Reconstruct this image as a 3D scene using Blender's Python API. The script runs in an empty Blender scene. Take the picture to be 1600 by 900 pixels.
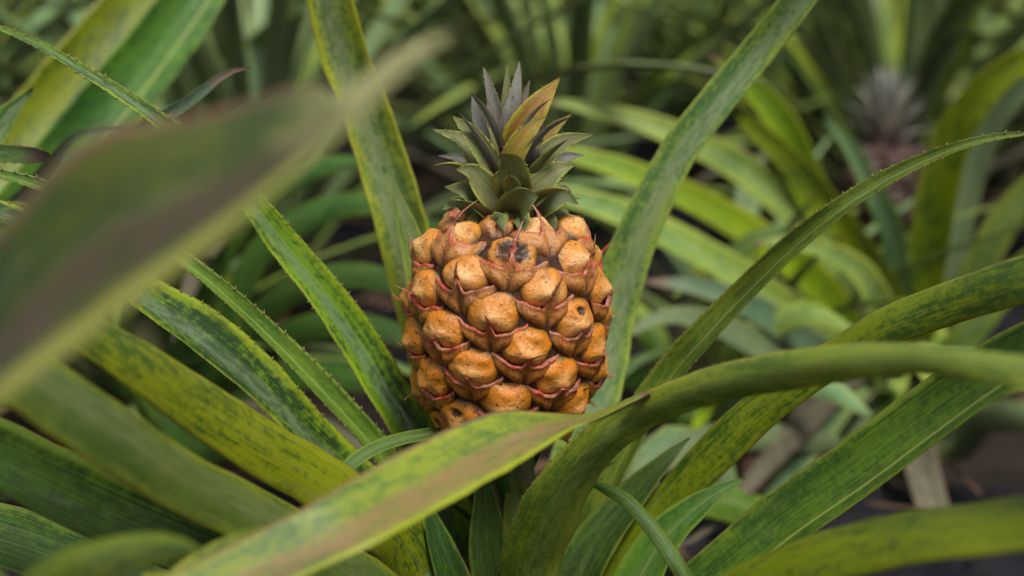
import bpy, math, random
from math import sin, cos, pi, radians, exp
from mathutils import Vector, Matrix, noise as mnoise
random.seed(7)
D = bpy.data; scene = bpy.context.scene; COL = scene.collection

# ------------------------------------------------------------------ camera
PITCH = radians(15); CAM = Vector((0, -0.78, 0.56)); FPX = 1600 / 36 * 50
FWD = Vector((0, cos(PITCH), -sin(PITCH))); UPV = Vector((0, sin(PITCH), cos(PITCH))); RT = Vector((1, 0, 0))
cd = D.cameras.new('camera'); cam = D.objects.new('camera', cd); COL.objects.link(cam)
cam.location = CAM; cam.rotation_euler = (pi / 2 - PITCH, 0, 0)
cd.lens = 50; cd.sensor_width = 36; cd.clip_start = 0.02; cd.clip_end = 500
cd.dof.use_dof = True; cd.dof.focus_distance = 0.765; cd.dof.aperture_fstop = 3.6; cd.dof.aperture_blades = 9
scene.camera = cam

def P(x, y, d):
    return CAM + FWD * d + RT * ((x - 800) / FPX * d) - UPV * ((y - 450) / FPX * d)

# ------------------------------------------------------------------ materials
def new_mat(name):
    m = D.materials.new(name); m.use_nodes = True; nt = m.node_tree; nt.nodes.clear(); return m, nt
class NT:
    def __init__(s, nt): s.nt = nt
    def n(s, t, **kw):
        nd = s.nt.nodes.new(t)
        for k, v in kw.items(): setattr(nd, k, v)
        return nd
    def link(s, a, b): s.nt.links.new(a, b)
    def setin(s, sock, v):
        if hasattr(v, 'is_linked') or hasattr(v, 'links'): s.link(v, sock)
        else: sock.default_value = v
    def math(s, op, a, b=0.0, c=0.0, clamp=False):
        nd = s.n('ShaderNodeMath', operation=op, use_clamp=clamp)
        s.setin(nd.inputs[0], a); s.setin(nd.inputs[1], b); s.setin(nd.inputs[2], c); return nd.outputs[0]
    def mr(s, v, a, b, c=0.0, d=1.0, smooth=True):
        nd = s.n('ShaderNodeMapRange', interpolation_type='SMOOTHSTEP' if smooth else 'LINEAR', clamp=True) if smooth else s.n('ShaderNodeMapRange', clamp=True)
        for i, x in enumerate((v, a, b, c, d)): s.setin(nd.inputs[i], x)
        return nd.outputs[0]
    def mix(s, f, a, b, mode='MIX'):
        nd = s.n('ShaderNodeMix', data_type='RGBA', blend_type=mode)
        s.setin(nd.inputs[0], f)
        s.setin(nd.inputs[6], a if hasattr(a, 'links') else (*a[:3], 1)); s.setin(nd.inputs[7], b if hasattr(b, 'links') else (*b[:3], 1))
        return nd.outputs[2]
    def comb(s, x, y, z):
        nd = s.n('ShaderNodeCombineXYZ')
        for i, v in enumerate((x, y, z)): s.setin(nd.inputs[i], v)
        return nd.outputs[0]
    def noise(s, vec, scale=1.0, detail=3.0, w=None, rough=0.55):
        nd = s.n('ShaderNodeTexNoise', noise_dimensions='4D' if w is not None else '3D')
        s.link(vec, nd.inputs['Vector'])
        if w is not None: s.setin(nd.inputs['W'], w)
        nd.inputs['Scale'].default_value = scale; nd.inputs['Detail'].default_value = detail; nd.inputs['Roughness'].default_value = rough
        return nd.outputs['Fac']

def leaf_mat(name, dark, light, margin, mw=0.25, stripe=None, spos=0.5, swid=0.18, samt=0.0, blotch=0.5, rough=0.42, spots=0.5,
             dryend=0.0, ridge=None, basecol=None, band=None, band2=None, drycol=(0.30, 0.19, 0.12), transl=0.16, veins=1.0, cross=0.0, sheen=0.0):
    """UV.x runs across the blade, UV.y along it in metres; the second layer 'span' runs 0..1 base to tip."""
    m, nt = new_mat(name); g = NT(nt)
    uv = g.n('ShaderNodeUVMap', uv_map='uv'); sp = g.n('ShaderNodeSeparateXYZ'); g.link(uv.outputs[0], sp.inputs[0])
    uv2 = g.n('ShaderNodeUVMap', uv_map='span'); sp2 = g.n('ShaderNodeSeparateXYZ'); g.link(uv2.outputs[0], sp2.inputs[0])
    U, V, S = sp.outputs[0], sp.outputs[1], sp2.outputs[1]
    rnd = g.n('ShaderNodeObjectInfo').outputs['Random']; W = g.math('MULTIPLY', rnd, 60)
    v1 = g.comb(g.math('MULTIPLY', U, 8.0), g.math('MULTIPLY', V, 75), 0)
    big = g.noise(g.comb(g.math('MULTIPLY', U, 1.2), g.math('MULTIPLY', V, 13), 3), 1, 2, W)
    b1 = g.noise(v1, 1, 6, W, 0.68)
    stk = g.noise(g.comb(g.math('MULTIPLY', U, 26), g.math('MULTIPLY', V, 9), 21), 1, 4, W)
    cr = g.noise(g.comb(g.math('MULTIPLY', U, 9.0), g.math('MULTIPLY', V, 300), 9), 1, 3, W)      # faint cross banding
    b = g.math('ADD', g.math('MULTIPLY', b1, 0.52), g.math('MULTIPLY', big, 0.48))
    b = g.math('ADD', b, g.math('MULTIPLY', g.math('SUBTRACT', cr, 0.5), 0.30 + cross))
    b = g.math('ADD', b, g.math('MULTIPLY', g.math('SUBTRACT', stk, 0.5), 0.30))
    t = 0.5 + (0.5 - blotch) * 0.28
    f = g.mr(b, t - 0.095, t + 0.10)                         # 0 dark blotch, 1 light
    col = g.mix(f, dark, light)
    e = g.math('MULTIPLY', g.math('ABSOLUTE', g.math('SUBTRACT', U, 0.5)), 2)
    e = g.math('ADD', e, g.math('MULTIPLY', g.math('SUBTRACT', b, 0.5), 1.1))
    em = g.mr(e, 1 - mw * 1.6, 1.0)
    col = g.mix(g.math('MULTIPLY', em, 0.7), col, margin)
    if stripe is not None and samt > 0:
        sd = g.math('ABSOLUTE', g.math('SUBTRACT', g.math('ADD', U, g.math('MULTIPLY', g.math('SUBTRACT', big, 0.5), 0.15)), spos))
        sm = g.mr(sd, swid * 0.4, swid, 1, 0)
        sm = g.math('MULTIPLY', g.math('MULTIPLY', sm, g.mr(b1, 0.36, 0.62, 0.25, 1.0)), samt)
        col = g.mix(sm, col, stripe)
    if ridge is not None:
        rd = g.math('ABSOLUTE', g.math('SUBTRACT', U, ridge[0])); rm = g.mr(rd, 0.008, 0.035, ridge[1], 0)
        col = g.mix(rm, col, (0.33, 0.40, 0.12))
    st = g.noise(g.comb(g.math('MULTIPLY', U, 55), g.math('MULTIPLY', V, 5), 1), 1, 3, W)
    stm = g.mr(st, 0.35, 0.7, -0.0, 1.0)
    col = g.mix(g.math('MULTIPLY', stm, 0.26 * veins), col, g.mix(0.5, col, (0.34, 0.40, 0.16)))
    # pale scurf left in patches
    sc = g.noise(g.comb(g.math('MULTIPLY', U, 7), g.math('MULTIPLY', V, 20), 5), 1, 4, W)
    col = g.mix(g.mr(sc, 0.55, 0.78, 0, 0.20 + sheen), col, (0.30, 0.35, 0.24))
    # brown specks
    sk = g.noise(g.comb(g.math('MULTIPLY', U, 14), g.math('MULTIPLY', V, 320), 7), 1, 2, W)
    col = g.mix(g.mr(sk, 0.70, 0.76, 0, spots), col, (0.07, 0.035, 0.015))
    sk2 = g.noise(g.comb(g.math('MULTIPLY', U, 5), g.math('MULTIPLY', V, 60), 17), 1, 3, W)
    col = g.mix(g.mr(sk2, 0.70, 0.76, 0, spots), col, (0.26, 0.17, 0.08))
    # browned very edge
    e2 = g.math('MULTIPLY', g.math('ABSOLUTE', g.math('SUBTRACT', U, 0.5)), 2)
    col = g.mix(g.math('MULTIPLY', g.mr(e2, 0.955, 0.995), g.mr(sk2, 0.42, 0.62, 0.1, 0.8)), col, (0.30, 0.15, 0.06))
    Un = g.math('ADD', U, g.math('MULTIPLY', g.math('SUBTRACT', stk, 0.5), 0.06))
    if band: col = g.mix(g.mr(Un, band[0], band[0] + 0.08), col, band[1])
    if band2: col = g.mix(g.mr(Un, band2[0], band2[0] + 0.08, 0.8, 0), col, band2[1])
    if dryend > 0:
        dm = g.mr(g.math('ADD', S, g.math('MULTIPLY', g.math('SUBTRACT', b1, 0.5), 0.12)), 1 - dryend, 1 - dryend * 0.35)
        col = g.mix(dm, col, drycol)
    if basecol: col = g.mix(g.mr(g.math('ADD', S, g.math('MULTIPLY', b1, 0.4)), 0.25, 0.75, 0.85, 0), col, basecol)
    # per object tint
    hs = g.n('ShaderNodeHueSaturation'); g.link(col, hs.inputs['Color'])
    g.link(g.math('ADD', 0.480, g.math('MULTIPLY', rnd, 0.024)), hs.inputs['Hue'])
    g.link(g.math('ADD', 0.82, g.math('MULTIPLY', g.math('FRACT', g.math('MULTIPLY', rnd, 7.31)), 0.36)), hs.inputs['Value'])
    hs.inputs['Saturation'].default_value = 1.08
    bs = g.n('ShaderNodeBsdfPrincipled'); g.link(hs.outputs[0], bs.inputs['Base Color'])
    g.link(g.math('ADD', rough - 0.15, g.math('MULTIPLY', st, 0.22)), bs.inputs['Roughness'])
    bs.inputs['Specular IOR Level'].default_value = 0.5
    bp = g.n('ShaderNodeBump'); bp.inputs['Strength'].default_value = 0.6; bp.inputs['Distance'].default_value = 0.0008
    g.link(g.math('ADD', st, g.math('MULTIPLY', b1, 0.6)), bp.inputs['Height']); g.link(bp.outputs[0], bs.inputs['Normal'])
    tr = g.n('ShaderNodeBsdfTranslucent'); g.link(hs.outputs[0], tr.inputs['Color'])
    mx = g.n('ShaderNodeMixShader'); mx.inputs[0].default_value = transl
    g.link(bs.outputs[0], mx.inputs[1]); g.link(tr.outputs[0], mx.inputs[2])
    out = g.n('ShaderNodeOutputMaterial'); g.link(mx.outputs[0], out.inputs[0])
    return m

DG = (0.014, 0.055, 0.012); MG = (0.075, 0.17, 0.028); YG = (0.20, 0.30, 0.030); YM = (0.34, 0.42, 0.06); GR = (0.13, 0.19, 0.12)
M = {}
M['mottled'] = leaf_mat('leaf_mottled', DG, (0.16, 0.29, 0.03), (0.32, 0.43, 0.04), 0.30, (0.15, 0.22, 0.14), 0.45, 0.20, 0.7, 0.5, cross=0.1)
M['yellow'] = leaf_mat('leaf_yellow_green', (0.035, 0.10, 0.010), (0.22, 0.30, 0.022), (0.30, 0.36, 0.035), 0.25, None, blotch=0.62)
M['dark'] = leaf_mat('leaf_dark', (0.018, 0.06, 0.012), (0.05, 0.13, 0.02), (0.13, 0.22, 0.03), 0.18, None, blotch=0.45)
M['fresh'] = leaf_mat('leaf_fresh', (0.04, 0.12, 0.02), (0.10, 0.22, 0.03), (0.22, 0.34, 0.05), 0.22, (0.15, 0.22, 0.13), 0.55, 0.2, 0.35, blotch=0.55, ridge=(0.5, 0.5))
M['slim'] = leaf_mat('leaf_slim', (0.06, 0.15, 0.025), (0.17, 0.28, 0.04), (0.26, 0.38, 0.07), 0.2, None, blotch=0.6, ridge=(0.5, 0.75))
M['olive'] = leaf_mat('leaf_olive', (0.05, 0.095, 0.018), (0.10, 0.15, 0.03), (0.21, 0.25, 0.025), 0.22, (0.13, 0.16, 0.07), 0.6, 0.3, 0.6, blotch=0.6)
M['arch'] = leaf_mat('leaf_arched', (0.09, 0.20, 0.03), (0.26, 0.39, 0.055), (0.42, 0.52, 0.09), 0.20, (0.26, 0.36, 0.14), 0.62, 0.22, 0.4, blotch=0.55)
M['grooved'] = leaf_mat('leaf_grooved', (0.025, 0.09, 0.015), (0.08, 0.19, 0.025), (0.17, 0.27, 0.04), 0.15, None, blotch=0.5, ridge=(0.72, 0.7))
M['rosy'] = leaf_mat('leaf_rosy_centre', (0.06, 0.15, 0.04), (0.25, 0.33, 0.045), (0.38, 0.42, 0.07), 0.16, (0.33, 0.19, 0.11), 0.66, 0.30, 0.85, blotch=0.55, band=(0.87, (0.34, 0.41, 0.05)), band2=(0.0, (0.28, 0.17, 0.11)), dryend=0.018, spots=0.7)
M['veil'] = leaf_mat('leaf_near_blurred', (0.012, 0.045, 0.006), (0.075, 0.105, 0.006), (0.08, 0.10, 0.015), 0.05, (0.085, 0.050, 0.042), 0.66, 0.22, 0.95, blotch=0.42, spots=0.2, rough=0.7,
    band=(0.82, (0.34, 0.36, 0.10)), band2=(0.02, (0.24, 0.13, 0.09)), dryend=0.12, drycol=(0.42, 0.42, 0.19), transl=0.10)
M['upright'] = leaf_mat('leaf_yellow_margined', (0.05, 0.13, 0.03), (0.22, 0.32, 0.06), (0.46, 0.54, 0.05), 0.36, (0.20, 0.25, 0.15), 0.42, 0.26, 0.75, blotch=0.48, cross=0.12)
M['grey'] = leaf_mat('leaf_grey_centre', (0.07, 0.17, 0.06), (0.26, 0.38, 0.07), (0.34, 0.46, 0.10), 0.25, (0.26, 0.32, 0.20), 0.6, 0.30, 0.75, blotch=0.5, cross=0.12)
M['silver'] = leaf_mat('leaf_underside', (0.11, 0.17, 0.09), (0.19, 0.26, 0.13), (0.26, 0.33, 0.13), 0.2, None, rough=0.5, veins=1.6)
M['dry'] = leaf_mat('leaf_dry', (0.08, 0.07, 0.045), (0.19, 0.17, 0.12), (0.15, 0.12, 0.08), 0.2, None, rough=0.65)
M['drytip'] = leaf_mat('leaf_dry_tipped', (0.07, 0.14, 0.08), (0.16, 0.23, 0.14), (0.22, 0.16, 0.09), 0.10, None, dryend=0.07, drycol=(0.20, 0.14, 0.10), rough=0.5)
M['cuttip'] = leaf_mat('leaf_cut_tip', DG, (0.09, 0.18, 0.04), (0.26, 0.30, 0.05), 0.12, None, dryend=0.05, drycol=(0.06, 0.035, 0.025))
M['dim'] = leaf_mat('leaf_deep_green', (0.02, 0.08, 0.015), (0.07, 0.16, 0.03), (0.14, 0.24, 0.04), 0.2, None, blotch=0.5)
M['bg1'] = leaf_mat('leaf_field', (0.10, 0.23, 0.05), (0.32, 0.46, 0.10), (0.46, 0.56, 0.13), 0.30, (0.26, 0.36, 0.18), 0.5, 0.25, 0.5, blotch=0.58, dryend=0.03)
M['bg2'] = leaf_mat('leaf_field_blue', (0.09, 0.22, 0.09), (0.27, 0.41, 0.17), (0.38, 0.52, 0.17), 0.25, (0.18, 0.27, 0.20), 0.5, 0.3, 0.5, blotch=0.5)
M['bg3'] = leaf_mat('leaf_field_yellow', (0.11, 0.23, 0.02), (0.26, 0.38, 0.03), (0.40, 0.48, 0.05), 0.3, None, blotch=0.62, dryend=0.05)
# crown leaves
CK = dict(rough=0.5, transl=0.08, basecol=(0.12, 0.085, 0.06))
M['c_grey'] = leaf_mat('crown_leaf_grey', (0.14, 0.13, 0.125), (0.24, 0.24, 0.21), (0.24, 0.25, 0.15), 0.14, (0.26, 0.26, 0.27), 0.5, 0.35, 0.4, spots=0.6, sheen=0.3, **CK)
M['pale_crown'] = leaf_mat('crown_leaf_pale', (0.30, 0.29, 0.27), (0.46, 0.46, 0.42), (0.46, 0.48, 0.34), 0.14, None, spots=0.4, rough=0.5)
M['c_purple'] = leaf_mat('crown_leaf_purple', (0.10, 0.06, 0.06), (0.17, 0.13, 0.12), (0.17, 0.16, 0.09), 0.14, None, spots=0.6, **CK)
M['c_orange'] = leaf_mat('crown_leaf_orange', (0.24, 0.11, 0.030), (0.36, 0.22, 0.040), (0.38, 0.38, 0.045), 0.30, None, spots=0.3, rough=0.5, transl=0.12)
M['c_gold'] = leaf_mat('crown_leaf_gold', (0.24, 0.19, 0.035), (0.34, 0.28, 0.045), (0.40, 0.42, 0.05), 0.2, (0.42, 0.18, 0.06), 0.4, 0.2, 0.5, spots=0.4, rough=0.5, transl=0.12)
M['c_green'] = leaf_mat('crown_leaf_green', (0.13, 0.165, 0.06), (0.24, 0.28, 0.10), (0.50, 0.54, 0.09), 0.22, (0.20, 0.15, 0.11), 0.5, 0.3, 0.45, spots=0.6, sheen=0.2, **CK)
M['c_dark'] = leaf_mat('crown_leaf_dark_green', (0.085, 0.125, 0.04), (0.17, 0.215, 0.075), (0.34, 0.40, 0.08), 0.20, (0.11, 0.085, 0.065), 0.5, 0.3, 0.5, spots=0.6, sheen=0.15, **CK)
M['tooth'], nt = new_mat('leaf_spine'); g = NT(nt)
b_ = g.n('ShaderNodeBsdfPrincipled'); b_.inputs['Base Color'].default_value = (0.20, 0.14, 0.05, 1); b_.inputs['Roughness'].default_value = 0.6
g.link(b_.outputs[0], g.n('ShaderNodeOutputMaterial').inputs[0])

def fruit_mats(tag, eye, eye_top, pale, rim, bract, bract_top, lip):
    """UV on eyes: local position -1..1; on bracts x: along the lip, y: 0 foot .. 1 lip"""
    out = []
    for kind in ('eye', 'pitted_eye', 'bract', 'dried_eye'):
        m, nt = new_mat(tag + '_' + kind); g = NT(nt)
        uv = g.n('ShaderNodeUVMap', uv_map='uv'); sp = g.n('ShaderNodeSeparateXYZ'); g.link(uv.outputs[0], sp.inputs[0]); X, Y = sp.outputs[0], sp.outputs[1]
        uv2 = g.n('ShaderNodeUVMap', uv_map='span'); sp2 = g.n('ShaderNodeSeparateXYZ'); g.link(uv2.outputs[0], sp2.inputs[0]); Hh = sp2.outputs[1]
        rnd = g.n('ShaderNodeObjectInfo').outputs['Random']; W = g.math('MULTIPLY', rnd, 80)
        top = g.mr(Hh, 0.42, 0.95)
        obj = g.n('ShaderNodeTexCoord').outputs['Object']
        n1 = g.noise(obj, 160, 4, W); n2 = g.noise(obj, 520, 4, W, 0.65); n3 = g.noise(obj, 90, 2, W)
        if kind != 'bract':
            base = g.mix(top, eye, eye_top)
            base = g.mix(g.mr(n1, 0.38, 0.66, 0, 0.55), base, g.mix(0.55, base, [c * 0.8 for c in eye_top]))
            y2 = g.math('ADD', Y, 0.30)
            r = g.math('SQRT', g.math('ADD', g.math('MULTIPLY', X, X), g.math('MULTIPLY', Y, Y)))
            r2 = g.math('SQRT', g.math('ADD', g.math('MULTIPLY', X, X), g.math('MULTIPLY', y2, y2)))
            ang = g.math('ARCTAN2', y2, X)
            ray = g.noise(g.comb(g.math('MULTIPLY', ang, 5.5), g.math('MULTIPLY', r2, 1.0), 0), 1, 4, W, 0.7)
            star = g.math('MULTIPLY', g.mr(g.math('ADD', ray, g.math('MULTIPLY', r2, -0.28)), 0.22, 0.52), g.mr(r2, 0.45, 0.95, 1, 0.1))
            base = g.mix(g.math('MULTIPLY', star, g.math('ADD', 0.50, g.math('MULTIPLY', top, 0.35))), base, pale)
            rr = g.mr(g.math('ADD', r, g.math('MULTIPLY', g.math('SUBTRACT', n1, 0.5), 0.4)), 0.70, 1.0)
            base = g.mix(g.math('MULTIPLY', rr, 0.85), base, rim)
            edg = g.mr(r, 0.86, 0.99, 0, 0.9); base = g.mix(edg, base, (0.045, 0.018, 0.008))  # groove shade painted into the outer rim of the eye
            crk = g.noise(g.comb(g.math('MULTIPLY', ang, 9), g.math('MULTIPLY', r2, 2.2), 4), 1, 4, W, 0.7)
            base = g.mix(g.math('MULTIPLY', g.mr(crk, 0.60, 0.68, 0, 0.75), g.mr(n1, 0.45, 0.6)), base, (0.16, 0.05, 0.018))
            tri = g.mr(g.math('ADD', g.math('MULTIPLY', g.math('ABSOLUTE', X), 2.6), g.math('MULTIPLY', g.math('ABSOLUTE', g.math('ADD', Y, 0.72)), 1.2)), 0.25, 0.55, 0.85, 0)
            base = g.mix(tri, base, (0.17, 0.035, 0.022))
            # dark crease under the beak
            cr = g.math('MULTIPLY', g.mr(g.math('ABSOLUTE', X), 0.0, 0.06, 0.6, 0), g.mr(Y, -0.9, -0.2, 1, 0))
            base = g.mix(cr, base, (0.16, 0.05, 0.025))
            if kind == 'dried_eye':
                base = g.mix(g.mr(g.math('ADD', r, g.math('MULTIPLY', g.math('SUBTRACT', n2, 0.5), 0.8)), 0.45, 0.75, 0.97, 0), base, (0.03, 0.014, 0.010))
            if kind == 'pitted_eye':
                yp = g.math('SUBTRACT', Y, 0.38); xp = g.math('MULTIPLY', X, 1.1)
                rp = g.math('SQRT', g.math('ADD', g.math('MULTIPLY', xp, xp), g.math('MULTIPLY', yp, yp)))
                rp = g.math('ADD', rp, g.math('MULTIPLY', g.math('SUBTRACT', n2, 0.5), 0.35))
                base = g.mix(g.mr(rp, 0.14, 0.26, 0.95, 0), base, (0.035, 0.016, 0.012))
        else:
            base = g.mix(top, bract, bract_top)
            base = g.mix(g.mr(n1, 0.4, 0.65, 0, 0.5), base, g.mix(0.5, base, bract))
            lm = g.mr(g.math('ADD', Y, g.math('MULTIPLY', g.math('SUBTRACT', n1, 0.5), 0.35)), 0.86, 1.0)
            base = g.mix(g.mr(Y, 0.05, 0.55, 0.9, 0), base, (0.08, 0.024, 0.008))  # foot darkened in colour, standing in for shade in the seam below
            base = g.mix(g.math('MULTIPLY', lm, 0.9), base, g.mix(g.mr(n3, 0.35, 0.65), lip, (0.42, 0.15, 0.09) if tag == 'fruit' else [c * 1.6 for c in bract_top]))
            base = g.mix(g.mr(Y, 1.35, 1.9, 0, 0.8), base, (0.42, 0.26, 0.13))
            ax = g.math('ABSOLUTE', X)
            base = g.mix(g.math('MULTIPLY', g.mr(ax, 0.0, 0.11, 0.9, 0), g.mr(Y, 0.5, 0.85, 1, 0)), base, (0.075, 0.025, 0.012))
            base = g.mix(g.math('MULTIPLY', g.mr(ax, 0.82, 0.97, 0, 0.9), g.mr(Y, 0.8, 0.95, 1, 0)), base, (0.05, 0.02, 0.01))  # painted shade on the side edges, where neighbouring bracts meet in grooves
            st = g.noise(g.comb(g.math('MULTIPLY', X, 26), g.math('MULTIPLY', Y, 2.5), 0), 1, 3, W)
            base = g.mix(g.mr(st, 0.5, 0.75, 0, 0.4), base, pale)
        base = g.mix(g.mr(n2, 0.56, 0.66, 0, 0.85), base, (0.10, 0.035, 0.018))
        base = g.mix(g.mr(n3, 0.58, 0.70, 0, 0.6), base, (0.14, 0.05, 0.02))
        bs = g.n('ShaderNodeBsdfPrincipled'); g.link(base, bs.inputs['Base Color'])
        g.link(g.math('ADD', 0.24, g.math('MULTIPLY', n2, 0.3)), bs.inputs['Roughness']); bs.inputs['Specular IOR Level'].default_value = 0.6
        bs.inputs['Subsurface Weight'].default_value = 0.05; bs.inputs['Subsurface Radius'].default_value = (0.004, 0.0015, 0.0006); bs.inputs['Subsurface Scale'].default_value = 0.6
        bp = g.n('ShaderNodeBump'); bp.inputs['Strength'].default_value = 0.8; bp.inputs['Distance'].default_value = 0.0010
        g.link(g.math('ADD', n2, n1), bp.inputs['Height']); g.link(bp.outputs[0], bs.inputs['Normal'])
        g.link(bs.outputs[0], g.n('ShaderNodeOutputMaterial').inputs[0])
        out.append(m)
    return out
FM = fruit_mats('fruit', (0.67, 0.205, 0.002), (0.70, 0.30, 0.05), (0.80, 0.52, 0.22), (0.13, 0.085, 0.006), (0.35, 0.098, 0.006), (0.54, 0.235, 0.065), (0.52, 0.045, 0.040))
FM2 = fruit_mats('far_fruit', (0.075, 0.040, 0.022), (0.065, 0.035, 0.026), (0.11, 0.075, 0.055), (0.035, 0.028, 0.018), (0.045, 0.018, 0.014), (0.045, 0.022, 0.018), (0.07, 0.028, 0.024))

def simple_mat(name, c1, c2, scale, rough=0.8, spec=0.3, bump=0.004, detail=6):
    m, nt = new_mat(name); g = NT(nt); o = g.n('ShaderNodeTexCoord').outputs['Object']
    n = g.noise(o, scale, detail, None, 0.6); col = g.mix(g.mr(n, 0.35, 0.65), c1, c2)
    bs = g.n('ShaderNodeBsdfPrincipled'); g.link(col, bs.inputs['Base Color']); bs.inputs['Roughness'].default_value = rough; bs.inputs['Specular IOR Level'].default_value = spec
    bp = g.n('ShaderNodeBump'); bp.inputs['Distance'].default_value = bump; g.link(n, bp.inputs['Height']); g.link(bp.outputs[0], bs.inputs['Normal'])
    g.link(bs.outputs[0], g.n('ShaderNodeOutputMaterial').inputs[0]); return m
M['soil'] = simple_mat('soil', (0.010, 0.007, 0.005), (0.030, 0.019, 0.012), 9)
M['film'] = simple_mat('mulch_film', (0.010, 0.010, 0.014), (0.024, 0.023, 0.028), 14, 0.85, 0.1, 0.01)
M['stem'] = simple_mat('stem', (0.06, 0.09, 0.03), (0.16, 0.12, 0.06), 60, 0.7)
M['core'] = simple_mat('fruit_core', (0.025, 0.010, 0.006), (0.08, 0.03, 0.012), 220, 0.7, 0.3, 0.0006)
M['litter'] = simple_mat('leaf_litter', (0.06, 0.035, 0.02), (0.22, 0.13, 0.08), 30, 0.8)

# ------------------------------------------------------------------ object helpers
def thing(name, label, cat, loc=(0, 0, 0), group=None):
    o = D.objects.new(name, None); COL.objects.link(o); o.location = loc; o.empty_display_size = 0.05
    o['label'] = label; o['category'] = cat
    if group: o['group'] = group
    return o
def mesh_obj(name, verts, faces, mats, parent=None, origin=None, mi=None, uvs=None, spans=None, smooth=True):
    me = D.meshes.new(name)
    og = origin if origin is not None else Vector((0, 0, 0))
    me.from_pydata([Vector(v) - og for v in verts], [], faces)
    for m in mats: me.materials.append(m)
    if mi: me.polygons.foreach_set('material_index', mi)
    if smooth: me.polygons.foreach_set('use_smooth', [True] * len(me.polygons))
    for lname, data in (('uv', uvs), ('span', spans)):
        if data:
            l = me.uv_layers.new(name=lname); idx = [0] * len(me.loops); me.loops.foreach_get('vertex_index', idx)
            flat = []
            for i in idx: flat += list(data[i])
            l.data.foreach_set('uv', flat)
    me.update()
    o = D.objects.new(name, me); COL.objects.link(o)
    if parent: o.parent = parent
    return o

def catmull(pts, n):
    """resample list of equal-length tuples/Vectors with a centripetal-ish catmull rom, n+1 samples uniform in arc length of the first 3 comps"""
    k = len(pts[0]); pts = [list(p) for p in pts]
    ext = [[2 * a - b for a, b in zip(pts[0], pts[1])]] + pts + [[2 * a - b for a, b in zip(pts[-1], pts[-2])]]
    dense = []
    for i in range(1, len(ext) - 2):
        p0, p1, p2, p3 = ext[i - 1:i + 3]
        for s in range(12):
            t = s / 12
            dense.append([0.5 * (2 * b + (c - a) * t + (2 * a - 5 * b + 4 * c - d) * t * t + (3 * b - a - 3 * c + d) * t ** 3) for a, b, c, d in zip(p0, p1, p2, p3)])
    dense.append(pts[-1][:])
    L = [0]
    for a, b in zip(dense, dense[1:]): L.append(L[-1] + math.dist(a[:3], b[:3]))
    out = []; j = 0
    for i in range(n + 1):
        s = L[-1] * i / n
        while j < len(L) - 2 and L[j + 1] < s: j += 1
        f = (s - L[j]) / max(1e-9, L[j + 1] - L[j])
        out.append([a + (b - a) * f for a, b in zip(dense[j], dense[j + 1])])
    return out

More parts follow.
